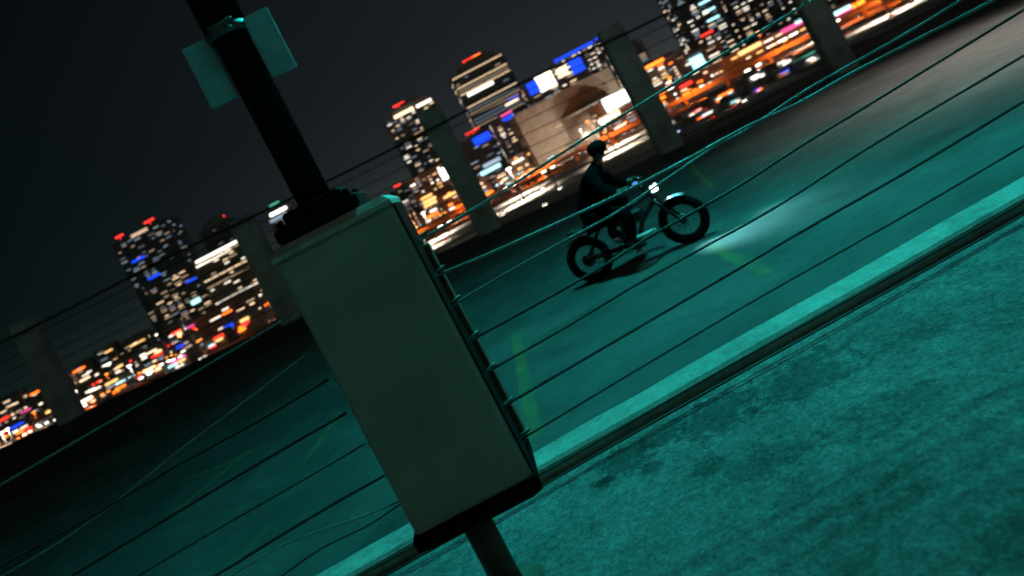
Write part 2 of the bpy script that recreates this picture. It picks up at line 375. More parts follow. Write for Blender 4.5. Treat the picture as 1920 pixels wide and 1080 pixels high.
# ------------------------------------------------------------------ near guard cables
cablem = mat('galvanised_cable', (0.30, 0.33, 0.33), .55, .35, .25, 40)
cabled = mat('shaded_cable', (0.05, 0.052, 0.05), .6, .3, .3, 40)  # darker copy of the cable steel, unlit look put into the colour
def spline(pts, step=.012):
    P = [Vector(p) for p in pts]; P = [P[0] * 2 - P[1]] + P + [P[-1] * 2 - P[-2]]; out_ = []
    for i in range(1, len(P) - 2):
        a, b_, c, d = P[i - 1:i + 3]; n = max(2, int((c - b_).length / step))
        for k in range(n):
            t = k / n
            out_.append(.5 * ((2 * b_) + (c - a) * t + (2 * a - 5 * b_ + 4 * c - d) * t * t + (3 * b_ - a - 3 * c + d) * t ** 3))
    out_.append(P[-2]); return out_
def cable(pxs, label, r=.0052, m=cablem, Y=2.15, Y2=None, group='cables of the near guard fence'):
    ps = []
    for i, (x, y) in enumerate(pxs):
        t = i / (len(pxs) - 1); ps.append(at(x, y, lerp(Y, Y2 or Y, t)))
    # run on past the picture to the next post
    b = MB(); b.tube(spline(ps), r, 9, lobes=3, twist=110)
    return tag(b.build('guard_cable', m), label, 'cable', group)
R_ = 'of the guard cables running right from the boxed post'
cable([(764, 463), (900, 385), (1080, 270), (1240, 172), (1400, 75), (1520, 2), (1900, -235)], 'topmost taut cable running up right from the boxed post across the city lights')
cable([(806, 522), (940, 466), (1090, 398), (1190, 350), (1290, 298), (1400, 238), (1500, 192), (1600, 136), (1700, 84), (1900, -20), (2200, -190)], 'second cable down right of the post, sagging across the rider above the headlight')
cable([(835, 580), (960, 506), (1080, 440), (1160, 396), (1270, 322), (1340, 275), (1400, 243), (1520, 164), (1700, 62), (1900, -60), (2200, -240)], 'slack cable that crosses the second one just right of the bicycle lamp', m=cablem, r=.0042, Y=2.19)
cable([(870, 645), (1000, 574), (1130, 500), (1215, 446), (1300, 398), (1400, 340), (1500, 275), (1640, 190), (1920, 18), (2300, -215)], 'cable passing low in front of both bicycle wheels right of the post', r=.0048, m=cabled)
cable([(900, 705), (1050, 620), (1200, 530), (1330, 458), (1460, 385), (1640, 270), (1920, 104), (2300, -120)], 'cable crossing the lit patch ahead of the bicycle, right of the post', r=.0045, m=cabled)
cable([(930, 770), (1200, 612), (1500, 436), (1700, 322), (1920, 190), (2300, -35)], 'thick dark cable, second lowest above the pale kerb on the right', r=.0052, m=cabled)
cable([(975, 825), (1200, 690), (1420, 560), (1700, 402), (1920, 273), (2300, 50)], 'lowest raised cable just above the pale kerb on the right', r=.004, m=cabled)
cable([(548, 590), (380, 690), (190, 800), (0, 910), (-300, 1085)], 'topmost cable left of the post along the foot of the city lights', r=.0034)
cable([(586, 656), (470, 745), (330, 850), (200, 955), (90, 1030), (-100, 1140)], 'sagging pale cable left of the post crossing its neighbours', r=.0036)
cable([(615, 712), (480, 792), (320, 880), (160, 975), (0, 1062), (-200, 1170)], 'dark cable just under the sagging pale one on the left', r=.0048, m=cabled)
cable([(650, 774), (500, 860), (330, 962), (130, 1082), (-100, 1215)], 'heavy dark cable fourth from the top left of the post', r=.0052, m=cabled)
cable([(685, 832), (560, 905), (420, 985), (250, 1085), (0, 1230)], 'faint thin cable fifth from the top left of the post', r=.003, m=cabled)
cable([(720, 892), (620, 948), (500, 1020), (400, 1082), (200, 1200)], 'dark cable sixth from the top left of the post', r=.005, m=cabled)
cable([(750, 940), (660, 975), (540, 1018), (430, 1080), (300, 1150)], 'pale loose cable above the kerb at the lower left', r=.003)
cable([(752, 944), (690, 985), (600, 1030), (520, 1085), (400, 1160)], 'lowest thin cable beside the kerb at the lower left', r=.003, m=cabled)
for k, (dy, lab) in enumerate(((0, 'upper of two black cables lying along the foot of the kerb'), (11, 'lower of two black cables lying along the foot of the kerb'))):
    ps = []
    for i in range(40):
        X = -3.2 + 7.2 * i / 39; ps.append((X, 2.68 - .04 * k + .004 * math.sin(3.1 * X + k), slab_z(X, 0) + .058 - .028 * k + .003 * math.sin(2.2 * X)))
    b = MB(); b.tube(spline(ps, .03), .0045, 8); tag(b.build('low_cable', cabled), lab, 'cable')

# ------------------------------------------------------------------ far edge: pilasters and cables
concm = mat('pale_concrete', (0.52, 0.56, 0.60), .85, 0, .3, 2.2, .4, 30)
FP = [((80, 640), (150, 792), 'far pilaster at the left edge before the small street lights'), ((485, 395), (560, 598), 'far pilaster half hidden behind the boxed post'),
      ((818, 200), (930, 432), 'far pilaster standing left of the rider before the towers'), ((1152, 50), (1272, 286), 'far pilaster directly above the bicycle lamp'),
      ((1485, -100), (1600, 142), 'rightmost far pilaster, lit warm at its foot')]
pts_top = []
for i, (tp, bt, lab) in enumerate(FP):
    pb = at(bt[0], bt[1], YF); ptp = at(tp[0], tp[1], YF); wd_ = 47 * YF / F
    zb_ = deck_z(pb.x, YF)
    root = empty('edge_pilaster', (pb.x - .2 * wd_, YF, zb_)); tag(root, lab, 'pilaster', 'pilasters along the far edge of the deck')
    hgt = (ptp.z if i != 0 else zof(-365, YF)) - zb_
    b = MB(); b.box((0, 0, hgt / 2), (wd_, .34, hgt), bev=.04); b.build('shaft', concm, root)
    b = MB(); b.box((0, 0, hgt + .03), (wd_ - .06, .28, .06), bev=.015); b.build('cap', concm, root)
    pts_top.append(Vector((root.location.x, YF - .27, 0)))
# top rail and cables between pilasters
def far_line(dl, dr, r, name, lab, m, cat='cable', group=None, k_=-1):
    # dl, dr: height of the line at the left and right end of the picture
    b = MB(); ps = []
    for i in range(61):
        X = -34 + 68 * i / 60; u = X * F / YF; ps.append((X, YF + .02 * math.sin(X) + (-.27 if k_ < 0 else .1), zof(dl + (dr - dl) * (u + 1000) / 2000, YF) + .03 * math.sin(X * .7)))
    b.tube(ps, r, 6); tag(b.build(name, m), lab, cat, group)
far_line(-354, -312, .035, 'top_rail', 'dark top rail crossing the pilasters against the sky', cabled, 'rail')
for k in range(9):
    t = (k + .6) / 9.6
    far_line(lerp(-354, -158, t), lerp(-312, -48, t), .011, 'edge_cable', '%s thin dark cable from the top between the far pilasters' % ('first','second','third','fourth','fifth','sixth','seventh','eighth','ninth')[k], cabled, 'cable', 'thin cables of the far edge fence', k)

# twin floodlight mast on the deck, out of the picture at the right: teal lamp on the long arm, warm lamp on the short one
mp = Vector((9.9, 10.2, deck_z(9.9, 10.2))); ms = empty('floodlight_mast', mp); tag(ms, 'dark mast carrying a teal floodlight on its long arm and a warm one', 'lamp post')
b = MB(); b.tube([(0, 0, 0), (0, 0, 7.9)], [.12, .07], 14); b.tube([(0, 0, 0), (0, 0, .04)], .2, 14); b.build('mast', darkm, ms)
b = MB(); b.tube([(0, 0, 7.4), (-3, -1.2, 7.5), (-7.6, -3.3, 7.2)], .04, 8); b.tube([(0, 0, 5.9), (-.3, -.6, 6.35)], .03, 8); b.build('arm', darkm, ms)
b = MB(); b.box((-7.6, -3.3, 7.16), (.5, .35, .1), bev=.02); q_ = b.build('lamp_head', darkm, ms); b = MB(); b.box((-7.6, -3.3, 7.102), (.42, .28, .01)); b.build('lamp_lens', emi('teal_lens', (.03, 1, .8), 12), q_)
b = MB(); b.box((-.3, -.6, 6.36), (.5, .35, .1), bev=.02); q_ = b.build('lamp_head', darkm, ms); b = MB(); b.box((-.3, -.6, 6.30), (.42, .28, .01)); b.build('lamp_lens', emi('warm_lens', (1, .8, .66), 12), q_)

# ------------------------------------------------------------------ electric bicycle
B0 = Vector((.924, 7.8, 0)); BD = Vector((1.016, -.5, 0)).normalized(); WB = 1.13
B0.z = deck_z(B0.x, B0.y) ; Bf = B0 + BD * WB; Bf.z = deck_z(Bf.x, Bf.y)
slope = math.atan2(Bf.z - B0.z, WB); yaw = math.atan2(BD.y, BD.x)
bike = empty('electric_bicycle', B0); bike.rotation_euler = (0, -slope, yaw)
tag(bike, 'black fat tyre electric bicycle with small square lamp lit, ridden across the deck', 'bicycle')
blk = mat('black_frame_paint', (0.012, 0.012, 0.013), .35, .2); chrome = mat('brushed_alloy', (0.45, 0.47, 0.48), .3, .9); seatm = mat('black_vinyl', (0.015, 0.014, 0.014), .55)
RW = .26
def wheel(cx):
    root = empty('wheel'); root.parent = bike; root.location = (cx, 0, RW)
    b = MB(); b.torus((0, 0, 0), (0, 1, 0), RW - .042, .042, 56, 12, squash=1.15)
    for k in range(56):
        a = 2 * math.pi * k / 56
        for sy_ in (-1, 1):
            c = Vector((math.cos(a) * (RW - .004), sy_ * .018, math.sin(a) * (RW - .004)))
            b.box((0, 0, 0), (.012, .022, .010), M=Matrix.Translation(c) @ Matrix.Rotation(-a, 4, 'Y'))
    b.build('tyre', rubber, root)
    b = MB(); b.torus((0, 0, 0), (0, 1, 0), RW - .085, .012, 48, 8, squash=2.2); b.build('rim', blk, root)
    b = MB()
    for k in range(24):
        a = 2 * math.pi * k / 24; sg = (-1) ** k
        b.tube([(.02 * math.cos(a + .9 * sg), sg * .03, .02 * math.sin(a + .9 * sg)), ((RW - .09) * math.cos(a), 0, (RW - .09) * math.sin(a))], .0016, 5)
    b.build('spokes', blk, root)
    b = MB(); b.tube([(0, -.05, 0), (0, .05, 0)], .034 if cx > .5 else .07, 20); b.tube([(0, -.085, 0), (0, .085, 0)], .012, 10); b.build('hub', blk, root)
    b = MB(); b.torus((0, -.058, 0), (0, 1, 0), .07, .006, 30, 6, squash=.3); b.build('brake_disc', chrome, root)
wheel(0); wheel(WB)
def bp_(name, m, *fn):
    b = MB()
    for f_ in fn: f_(b)
    return b.build(name, m, bike)
HX, HZ = .93, .66                                                   # head tube
bp_('frame', blk, lambda b: b.tube([(HX, 0, HZ + .03), (HX + .045, 0, HZ - .11)], .030, 14),
    lambda b: b.tube([(HX - .01, 0, HZ), (.62, 0, .60), (.36, 0, .56), (.22, 0, .56)], .026, 14),
    lambda b: b.tube([(HX + .03, 0, HZ - .07), (.74, 0, .42), (.62, 0, .26), (.46, 0, .24)], .028, 14),
    lambda b: b.tube([(.38, 0, .56), (.43, 0, .40), (.47, 0, .24)], .024, 14),
    *[(lambda b, s=s: b.tube([(0, s * .075, RW), (.22, s * .07, .245), (.46, s * .035, .24)], .014, 10)) for s in (-1, 1)],
    *[(lambda b, s=s: b.tube([(0, s * .075, RW), (.18, s * .07, .46), (.30, s * .03, .56)], .012, 10)) for s in (-1, 1)])
bp_('fork', blk, *[(lambda b, s=s: b.tube([(HX + .03, s * .068, HZ - .07), (HX + .09, s * .072, .45), (WB, s * .075, RW)], [.021, .019, .014], 12)) for s in (-1, 1)],
    lambda b: b.box((HX + .035, 0, HZ - .085), (.06, .17, .025), bev=.006), lambda b: b.box((HX - .005, 0, HZ + .03), (.06, .17, .02), bev=.006))
bp_('battery', seatm, lambda b: b.box((.64, 0, .50), (.30, .11, .15), bev=.03, M=Matrix.Rotation(0.0, 4, 'Y')), lambda b: b.box((.52, 0, .36), (.16, .10, .15), bev=.02))
bp_('saddle', seatm, lambda b: b.box((.24, 0, .60), (.52, .20, .07), bev=.03), lambda b: b.box((-.02, 0, .61), (.10, .19, .09), bev=.025))
hb = bp_('handlebar', blk, lambda b: b.tube([(HX - .02, 0, HZ + .03), (HX - .045, 0, HZ + .12)], .018, 12),
    lambda b: b.tube([(HX - .13, -.33, HZ + .17), (HX - .075, -.22, HZ + .165), (HX - .045, -.08, HZ + .13), (HX - .045, .08, HZ + .13), (HX - .075, .22, HZ + .165), (HX - .13, .33, HZ + .17)], .011, 10))
for s in (-1, 1):
    b = MB(); b.tube([(HX - .137, s * .345, HZ + .17), (HX - .09, s * .25, HZ + .168)], .017, 12); b.build('grip', rubber, hb)
    b = MB(); b.tube([(HX - .085, s * .23, HZ + .18), (HX - .05, s * .27, HZ + .165), (HX - .09, s * .34, HZ + .16)], .006, 8); b.build('brake_lever', chrome, hb)
b = MB(); b.box((HX - .05, -.13, HZ + .175), (.05, .07, .022), bev=.006); b.build('display', emi('blue_display', (.1, .35, 1), .9), hb)
hl = bp_('headlight', blk, lambda b: b.box((HX + .065, 0, HZ + .035), (.06, .105, .095), bev=.014), lambda b: b.box((HX + .02, 0, HZ + .03), (.05, .03, .03)))
b = MB(); b.box((HX + .098, 0, HZ + .035), (.012, .088, .078), bev=.005); b.box((HX + .075, -.056, HZ + .035), (.05, .010, .066), bev=.003); b.build('lens', emi('headlight_lens', (.85, 1, .97), 8), hl)
def fender(cx, a0, a1, name):
    b = MB(); vs = []; n = 22
    for i in range(n + 1):
        a = math.radians(lerp(a0, a1, i / n))
        for (yy, rr) in ((-.055, RW + .012), (-.03, RW + .026), (.03, RW + .026), (.055, RW + .012)): vs.append((cx + rr * math.cos(a), yy, RW + rr * math.sin(a)))
    b.add(vs, [(i * 4 + k, i * 4 + k + 1, i * 4 + 5 + k, i * 4 + 4 + k) for i in range(n) for k in range(3)], 0, True)
    o_ = b.build(name, mat('gloss_fender', (0.08, 0.10, 0.12), .22, .8), bike); md = o_.modifiers.new('t', 'SOLIDIFY'); md.thickness = .003
fender(WB, 62, 118, 'front_fender'); fender(0, 60, 125, 'rear_fender')
bp_('crank', blk, lambda b: b.tube([(.47, -.07, .24), (.47, .07, .24)], .03, 14), lambda b: b.torus((.47, -.075, .24), (0, 1, 0), .075, .006, 30, 6),
    lambda b: b.tube([(.47, -.09, .24), (.60, -.10, .17)], .011, 8), lambda b: b.tube([(.47, .09, .24), (.34, .10, .31)], .011, 8))
bp_('pedal', chrome, lambda b: b.box((.60, -.15, .165), (.10, .085, .018), bev=.004)); bp_('pedal', chrome, lambda b: b.box((.34, .15, .315), (.10, .085, .018), bev=.004))
bp_('foot_plate', mat('bare_alloy_plate', (.8, .82, .8), .6, 0), lambda b: b.box((.72, -.03, .285), (.22, .10, .035), bev=.008, M=None))
bp_('chain', chrome, lambda b: b.tube([(.47, -.085, .315), (0, -.085, .30)], .005, 6), lambda b: b.tube([(.47, -.085, .165), (0, -.085, .22)], .005, 6))
bp_('kickstand', blk, lambda b: b.tube([(.40, .06, .22), (.22, .09, .16)], .010, 8))
bp_('tail_light', mat('unlit_red_plastic', (.2, .01, .01), .3), lambda b: b.box((-.085, 0, .60), (.02, .08, .03), bev=.005))
bpy.context.view_layer.update()
MWb = bike.matrix_world.copy()
spot('bicycle_headlight_beam', MWb @ Vector((HX + .13, 0, HZ + .035)), hit(1396, 426), 190, (.25, .95, .97), 72, 1.0, .03)

# ------------------------------------------------------------------ rider
cloth = mat('black_jacket_cloth', (0.003, 0.003, 0.0035), .9, 0, .2, 20, .4, 200)
jean = mat('dark_trouser_cloth', (0.004, 0.004, 0.005), .9, 0, .2, 30, .4, 200)
skin = mat('skin', (0.12, 0.065, 0.045), .6); helm = mat('matt_black_helmet', (0.004, 0.004, 0.005), .8)
rider = empty('person', (0, 0, 0)); rider.matrix_world = MWb @ Matrix.Translation((.25, 0, 0)); tag(rider, 'person in dark jacket and helmet riding the electric bicycle, hands on the bar', 'person')
def skinned(name, m, nodes, edges, parent, root=0, sub=2):
    me = bpy.data.meshes.new(name); me.from_pydata([n[0] for n in nodes], edges, []); me.materials.append(m)
    o_ = bpy.data.objects.new(name, me); COL.objects.link(o_); o_.parent = parent
    sk = o_.modifiers.new('Skin', 'SKIN'); sk.use_smooth_shade = True
    if not me.skin_vertices: raise RuntimeError('no skin layer')
    for i, n in enumerate(nodes):
        r = n[1]; me.skin_vertices[0].data[i].radius = (r, r) if not isinstance(r, tuple) else r
    me.skin_vertices[0].data[root].use_root = True
    sb = o_.modifiers.new('Sub', 'SUBSURF'); sb.levels = sub; sb.render_levels = sub
    return o_
ox = -.25                                                            # bicycle x -> rider x
def V(x, y, z): return (x + ox, y, z)
nodes = [(V(.25, 0, .70), (.135, .11)), (V(.33, 0, .85), (.13, .10)), (V(.43, 0, .99), (.15, .11)), (V(.51, 0, 1.10), (.145, .095)), (V(.565, 0, 1.165), .055), (V(.615, 0, 1.225), .055),
         (V(.65, 0, 1.30), (.072, .085)), (V(.655, 0, 1.355), (.065, .075))]
edges = [(0, 1), (1, 2), (2, 3), (3, 4), (4, 5), (5, 6), (6, 7)]
for s in (-1, 1):
    k = len(nodes)
    nodes += [(V(.52, s * .15, 1.10), .062), (V(.57, s * .235, .96), .05), (V(.66, s * .30, .84), .043), (V(.76, s * .305, .838), .032), (V(.80, s * .30, .84), .022)]
    edges += [(3, k), (k, k + 1), (k + 1, k + 2), (k + 2, k + 3), (k + 3, k + 4)]
    k = len(nodes); ft = (.60, -.15, .185) if s < 0 else (.35, .15, .335)
    kn = (.655, s * .17, .60) if s < 0 else (.64, s * .19, .70)
    nodes += [(V(.30, s * .10, .66), .095), (V(.48, s * .14, .65), .08), (V(*kn), .062), (V((kn[0] + ft[0]) / 2 + .01, s * .16, (kn[2] + ft[2]) / 2 + .05), .055), (V(ft[0] - .04, s * .15, ft[2] + .10), .04), (V(ft[0] - .05, s * .15, ft[2] + .04), .038), (V(ft[0] + .10, s * .155, ft[2] + .035), .032)]
    edges += [(0, k)] + [(k + i, k + i + 1) for i in range(6)]
body = skinned('body', skin, nodes, edges, rider)
# jacket and trousers follow the body, slightly larger
jn = [(V(.225, 0, .66), (.185, .155)), (V(.29, 0, .82), (.18, .15)), (V(.40, 0, .98), (.185, .145)), (V(.50, 0, 1.10), (.165, .115)), (V(.56, 0, 1.165), .075), (V(.60, 0, 1.205), .068)]
je = [(i, i + 1) for i in range(5)]
for s in (-1, 1):
    k = len(jn); jn += [(V(.51, s * .155, 1.10), .08), (V(.56, s * .245, .96), .066), (V(.65, s * .305, .85), .058), (V(.735, s * .307, .84), .046)]; je += [(3, k), (k, k + 1), (k + 1, k + 2), (k + 2, k + 3)]
skinned('jacket', cloth, jn, je, rider)
tn = [(V(.25, 0, .69), (.15, .125))]; te = []
for s in (-1, 1):
    ft = (.60, -.15, .185) if s < 0 else (.35, .15, .335); kn = (.655, s * .17, .60) if s < 0 else (.64, s * .19, .70)
    k = len(tn); tn += [(V(.31, s * .10, .66), .108), (V(.48, s * .14, .65), .094), (V(*kn), .076), (V((kn[0] + ft[0]) / 2 + .01, s * .16, (kn[2] + ft[2]) / 2 + .05), .072), (V(ft[0] - .045, s * .15, ft[2] + .11), .06)]
    te += [(0, k)] + [(k + i, k + i + 1) for i in range(4)]
skinned('trousers', jean, tn, te, rider)
for s in (-1, 1):
    ft = (.60, -.15, .185) if s < 0 else (.35, .15, .335)
    skinned('shoe', mat('dark_shoe', (.03, .03, .03), .6), [(V(ft[0] - .075, s * .15, ft[2] + .045), (.042, .046)), (V(ft[0] + .01, s * .152, ft[2] + .042), .044), (V(ft[0] + .11, s * .158, ft[2] + .03), (.046, .03))], [(0, 1), (1, 2)], rider)
# fingers closed round the grips
for s in (-1, 1):
    b = MB()
    for q in range(4):
        yy = s * (.335 - .021 * q); g = Vector((HX - .137 + .016 * q * .5, yy, HZ + .17)); L1 = (.020, .023, .022, .018)[q]
        pt = [g + Vector((-.035, 0, .012)), g + Vector((-.008, 0, .027)), g + Vector((.020, 0, .014 + L1 * .1)), g + Vector((.024, 0, -.008)), g + Vector((.008, 0, -.024 - L1 * .1))]
        b.tube([(p.x + ox, p.y, p.z) for p in pt], [.009, .010, .009, .008, .006], 8)
    g = Vector((HX - .12, s * .25, HZ + .17)); b.tube([(p.x + ox, p.y, p.z) for p in (g + Vector((-.03, 0, 0)), g + Vector((-.01, -s * .012, -.018)), g + Vector((.014, -s * .016, -.020)))], [.011, .010, .007], 8)
    b.ball((HX - .175 + ox, s * .303, HZ + .178), (.035, .042, .020), 14, 8)
    b.build('hand', skin, rider)
hc = Vector((.665 + ox, 0, 1.315))
b = MB(); b.ball(hc + Vector((.085, 0, -.035)), (.016, .012, .018), 10, 6); b.build('nose', skin, rider)
b = MB(); b.ball(hc + Vector((.073, 0, -.075)), (.016, .024, .007), 10, 6); b.build('mouth', skin, rider)
for s in (-1, 1):
    b = MB(); b.ball(hc + Vector((-.005, s * .078, -.03)), (.018, .008, .028), 10, 6); b.build('ear', skin, rider)
    b = MB(); b.ball(hc + Vector((.074, s * .03, -.012)), (.008, .012, .008), 10, 6); b.build('eye', mat('eye_white', (.4, .4, .38), .3), rider)
b = MB(); b.ball(hc + Vector((-.008, 0, .025)), (.108, .094, .092), 24, 14); b.box(hc + Vector((.085, 0, .022)), (.055, .11, .012), bev=.004); hm = b.build('helmet', helm, rider)
b = MB()
for s in (-1, 1): b.tube([hc + Vector((0, s * .086, 0)), hc + Vector((.03, s * .06, -.08)), hc + Vector((.04, 0, -.105))], .004, 6)
b.build('chin_strap', rubber, rider)

# ------------------------------------------------------------------ city ground and roads
GZ = -22.0
cg = mat('city_ground', (0.09, 0.088, 0.085), .9, 0, .35, .02)
b = MB(); b.add([(-9000, -2000, GZ), (9000, -2000, GZ), (9000, 12000, GZ), (-9000, 12000, GZ)], [(0, 1, 2, 3)]); tag(b.build('ground', cg), kind='structure')
def sheet(name, xa, xb_, ya, yb, m, dz=.05):
    b = MB(); b.add([(xa, ya, GZ + dz), (xb_, ya, GZ + dz), (xb_, yb, GZ + dz), (xa, yb, GZ + dz)], [(0, 1, 2, 3)]); return tag(b.build(name, m), kind='structure')
road = mat('road_asphalt', (0.16, 0.155, 0.15), .8, 0, .3, .05); lotm = mat('pale_parking_lot', (0.36, 0.35, 0.33), .85, 0, .35, .06)
line = mat('road_paint', (.8, .8, .78), .6)
sheet('highway', -900, 900, 525, 655, road); sheet('road', -900, 900, 240, 265, road)
sheet('parking_lot', -70, 150, 270, 515, lotm); sheet('parking_lot', -400, -190, 300, 515, lotm); sheet('parking_lot', 180, 420, 280, 515, lotm, .05)
sheet('parking_lot', -420, -90, 660, 800, lotm); sheet('plaza', 70, 200, 660, 700, lotm)
b = MB()
for k in range(-40, 41):
    for yy in (550, 575, 600, 625): b.box((k * 22, yy, GZ + .06), (9, .5, .02))
tag(b.build('lane_markings', line), kind='structure')
b = MB()
for cx0, cx1 in ((-70, 150), (-400, -190), (180, 420)):
    for row in range(9):
        x = cx0 + 6
        while x < cx1 - 6: b.box((x, 295 + row * 24, GZ + .07), (.35, 9, .02)); x += 5
tag(b.build('bay_markings', line), kind='structure')

E = {'warm': emi('warm_window', (1, .70, .42), 2.4), 'white': emi('white_window', (1, .88, .72), 2.8), 'cool': emi('cool_window', (.66, .85, 1), .7), 'dimwarm': emi('dim_warm_window', (1, .70, .45), .8),
     'dimcool': emi('dim_cool_window', (.6, .78, 1), .5), 'amber': emi('amber_window', (1, .55, .18), 2.4), 'bright': emi('bright_window', (1, .95, .82), 5), 'dimgrey': emi('dim_grey_window', (.8, .85, .9), .28),
     'orange': emi('orange_light', (1, .15, .012), 5.5), 'red': emi('red_light', (1, .03, .02), 3.5), 'cyan': emi('cyan_light', (.45, .95, 1), 2), 'blue': emi('blue_light', (.01, .07, 1), 1.5), 'magenta': emi('magenta_light', (1, .1, .35), 1.4), 'green': emi('green_light', (.15, 1, .65), .7), 'yellow': emi('yellow_light', (1, .7, .05), 2.2)}
glass = mat('dark_glass', (0.02, 0.024, 0.03), .15); walls = [mat('city_wall_grey', (.34, .34, .36), .8, 0, .2, .1), mat('city_wall_brown', (.34, .28, .24), .8, 0, .2, .1), mat('city_wall_pale', (.34, .31, .27), .8, 0, .2, .1), mat('city_wall_blue', (.22, .25, .32), .6, 0, .2, .1)]
UW = {}
def uwin(m):
    if m.name not in UW:
        b = MB(); b.box((0, 0, 0), (1, 1, 1)); UW[m.name] = b.mesh('window', m)
    return UW[m.name]
def building(name, label, u0, u1, dtop, Y, depth=None, wall=0, ww=9.5, wh=.9, gx=2.6, gz=3.5, lit=.4, pal=('warm', 'white', 'dimwarm', 'cool'), yaw=0, group='city buildings', cap='box', beacon=None, sign=None, base=None, cluster=.0, skip_bottom=0, seed=None, fullrow=0):
    rnd = random.Random(seed if seed is not None else label)
    X0, X1 = u0 * Y / F, u1 * Y / F; W = X1 - X0; zt_ = zof(dtop, Y); zb_ = GZ if base is None else base; Ht = zt_ - zb_; D = depth or min(W * .8, 60)
    root = empty(name, ((X0 + X1) / 2, Y + D / 2, zb_), math.radians(yaw)); tag(root, label, 'building', group)
    b = MB(); b.box((0, 0, Ht / 2), (W, D, Ht))
    nfl = int((Ht - 2) / gz)
    b.build('wall', walls[wall], root)
    b = MB()
    if cap == 'box': b.box((0, 0, Ht + .5), (W + .8, D + .8, 1.0)); b.box((W * .1, 0, Ht + 1 + Ht * .012 + 1), (W * .45, D * .5, Ht * .025 + 2)); b.box((-W * .3, 0, Ht + 2), (W * .12, D * .2, 2))
    elif cap == 'step': b.box((0, 0, Ht + .5), (W + .8, D + .8, 1.0)); b.box((W * .05, 0, Ht + 6), (W * .7, D * .7, 10)); b.box((W * .08, 0, Ht + 14.5), (W * .4, D * .4, 7))
    elif cap == 'dome':
        b.box((0, 0, Ht + .5), (W + .8, D + .8, 1.0)); b.ball((0, 0, Ht), (W * .45, D * .45, W * .28), 20, 10)
    else: b.box((0, 0, Ht + .5), (W + .8, D + .8, 1.0))
    b.build('roof', walls[3 if wall != 3 else 0], root)
    wins = []
    def face(width, place):
        nc = max(1, int((width - 2) / (ww + gx))); off = (width - nc * (ww + gx)) / 2
        for fl in range(skip_bottom, nfl):
            rowlit = rnd.random() < fullrow; rp = rnd.choice(pal)
            for c in range(nc):
                q = -width / 2 + off + (c + .5) * (ww + gx); z = 2 + (fl + .5) * gz
                on = rowlit or rnd.random() < lit
                wsc = rnd.choice((1.15, 1, .5, .7, .85)) if on and not rowlit else 1
                wins.append((on, rp if rowlit else rnd.choice(pal), place(q, z), ww * wsc))
    face(W, lambda q, z: (q, -D / 2 - .12, z, 0))
    if (X0 + X1) / 2 < 0: face(D, lambda q, z: (W / 2 + .12, q, z, 1))
    else: face(D, lambda q, z: (-W / 2 - .12, q, z, 1))
    wins.sort(key=lambda t: (t[2][3], not t[0]))
    mb = MB(); used = []; cnt = 0
    for on, p, (qx, qy, qz, sd), w_ in wins:
        m = E[p] if on else glass
        sx_, sy_ = (w_, .3) if sd == 0 else (.3, w_)
        if cnt < 100:
            o_ = bpy.data.objects.new('window', uwin(m)); COL.objects.link(o_); o_.parent = root; o_.location = (qx, qy, qz); o_.scale = (sx_, sy_, wh); cnt += 1
        else:
            if m not in used: used.append(m)
            mb.box((qx, qy, qz), (sx_, sy_, wh), used.index(m))
    if mb.v: o_ = mb.build('windows', used, root); o_['kind'] = 'stuff'
    if beacon:
        for (fx, col, bw) in beacon:
            b = MB(); zz = Ht + (18 if cap == 'step' else 3 + Ht * .025 + 2); b.tube([(fx * W, -D * .1, Ht), (fx * W, -D * .1, zz)], .5, 6); b.box((fx * W, -D * .1, zz + 1), (bw, 2, 2.0)); b.build('beacon', [E[col]], root)
    if sign:
        for (fx, fz, sw, sh, col) in sign:
            b = MB(); b.box((fx * W, -D / 2 - .6, fz * Ht), (sw, .8, sh)); b.build('sign', E[col], root)
    return root
S_ = 1 / F
# --- left group
building('tower', 'dark tower with two red roof lights at the far left of downtown', -630, -518, -418, 1150, wall=3, lit=.22, pal=('dimcool', 'dimgrey', 'dimcool', 'cool', 'dimwarm'), cap='none', beacon=[(-.42, 'red', 14), (.15, 'red', 18)], sign=[(.02, .985, 30, 5, 'dimwarm'), (-.1, .62, 22, 3.5, 'blue'), (-.2, .8, 24, 3, 'blue'), (.25, .5, 22, 4, 'bright')])
building('tower', 'mid height block of beige and violet windows below the dark far left tower', -612, -505, -318, 1000, wall=1, lit=.42, pal=('dimwarm', 'dimgrey', 'dimcool', 'warm', 'dimwarm'), sign=[(.3, .8, 16, 3, 'blue'), (.2, .52, 14, 6, 'cyan')])
building('office_tower', 'brightly banded office tower just left of the boxed post', -512, -408, -318, 900, wall=2, lit=.35, pal=('warm', 'dimwarm', 'white', 'warm'), fullrow=.62, gz=4.6, gx=1.5, cap='none', sign=[(0, .985, 60, 3, 'white'), (-.1, .93, 50, 2.2, 'white')])
building('tower', 'dark domed tower with a red light behind the banded office tower', -475, -415, -362, 1500, wall=3, lit=.05, pal=('dimgrey',), cap='dome', beacon=[(.25, 'red', 20)])
building('apartment_block', 'amber lit apartment block beside the boxed post left side', -415, -330, -262, 760, wall=2, lit=.75, pal=('amber', 'warm', 'amber', 'white'), ww=7, gz=4.6)
building('office_block', 'low block with a long blue sign left of the boxed post', -560, -430, -222, 640, wall=1, lit=.35, pal=('warm', 'orange', 'white', 'dimwarm'), sign=[(.06, .3, 27, 3.8, 'blue'), (-.2, .12, 8, 3.5, 'blue')])
building('tower', 'small lit tower top glowing pale beside the dark pole', -345, -300, -334, 1300, wall=2, lit=.3, pal=('dimcool', 'dimgrey', 'cool'), cap='none', sign=[(0, .97, 34, 5, 'bright'), (-.1, .90, 36, 6, 'dimcool'), (0, 1.08, 20, 2.5, 'green')])
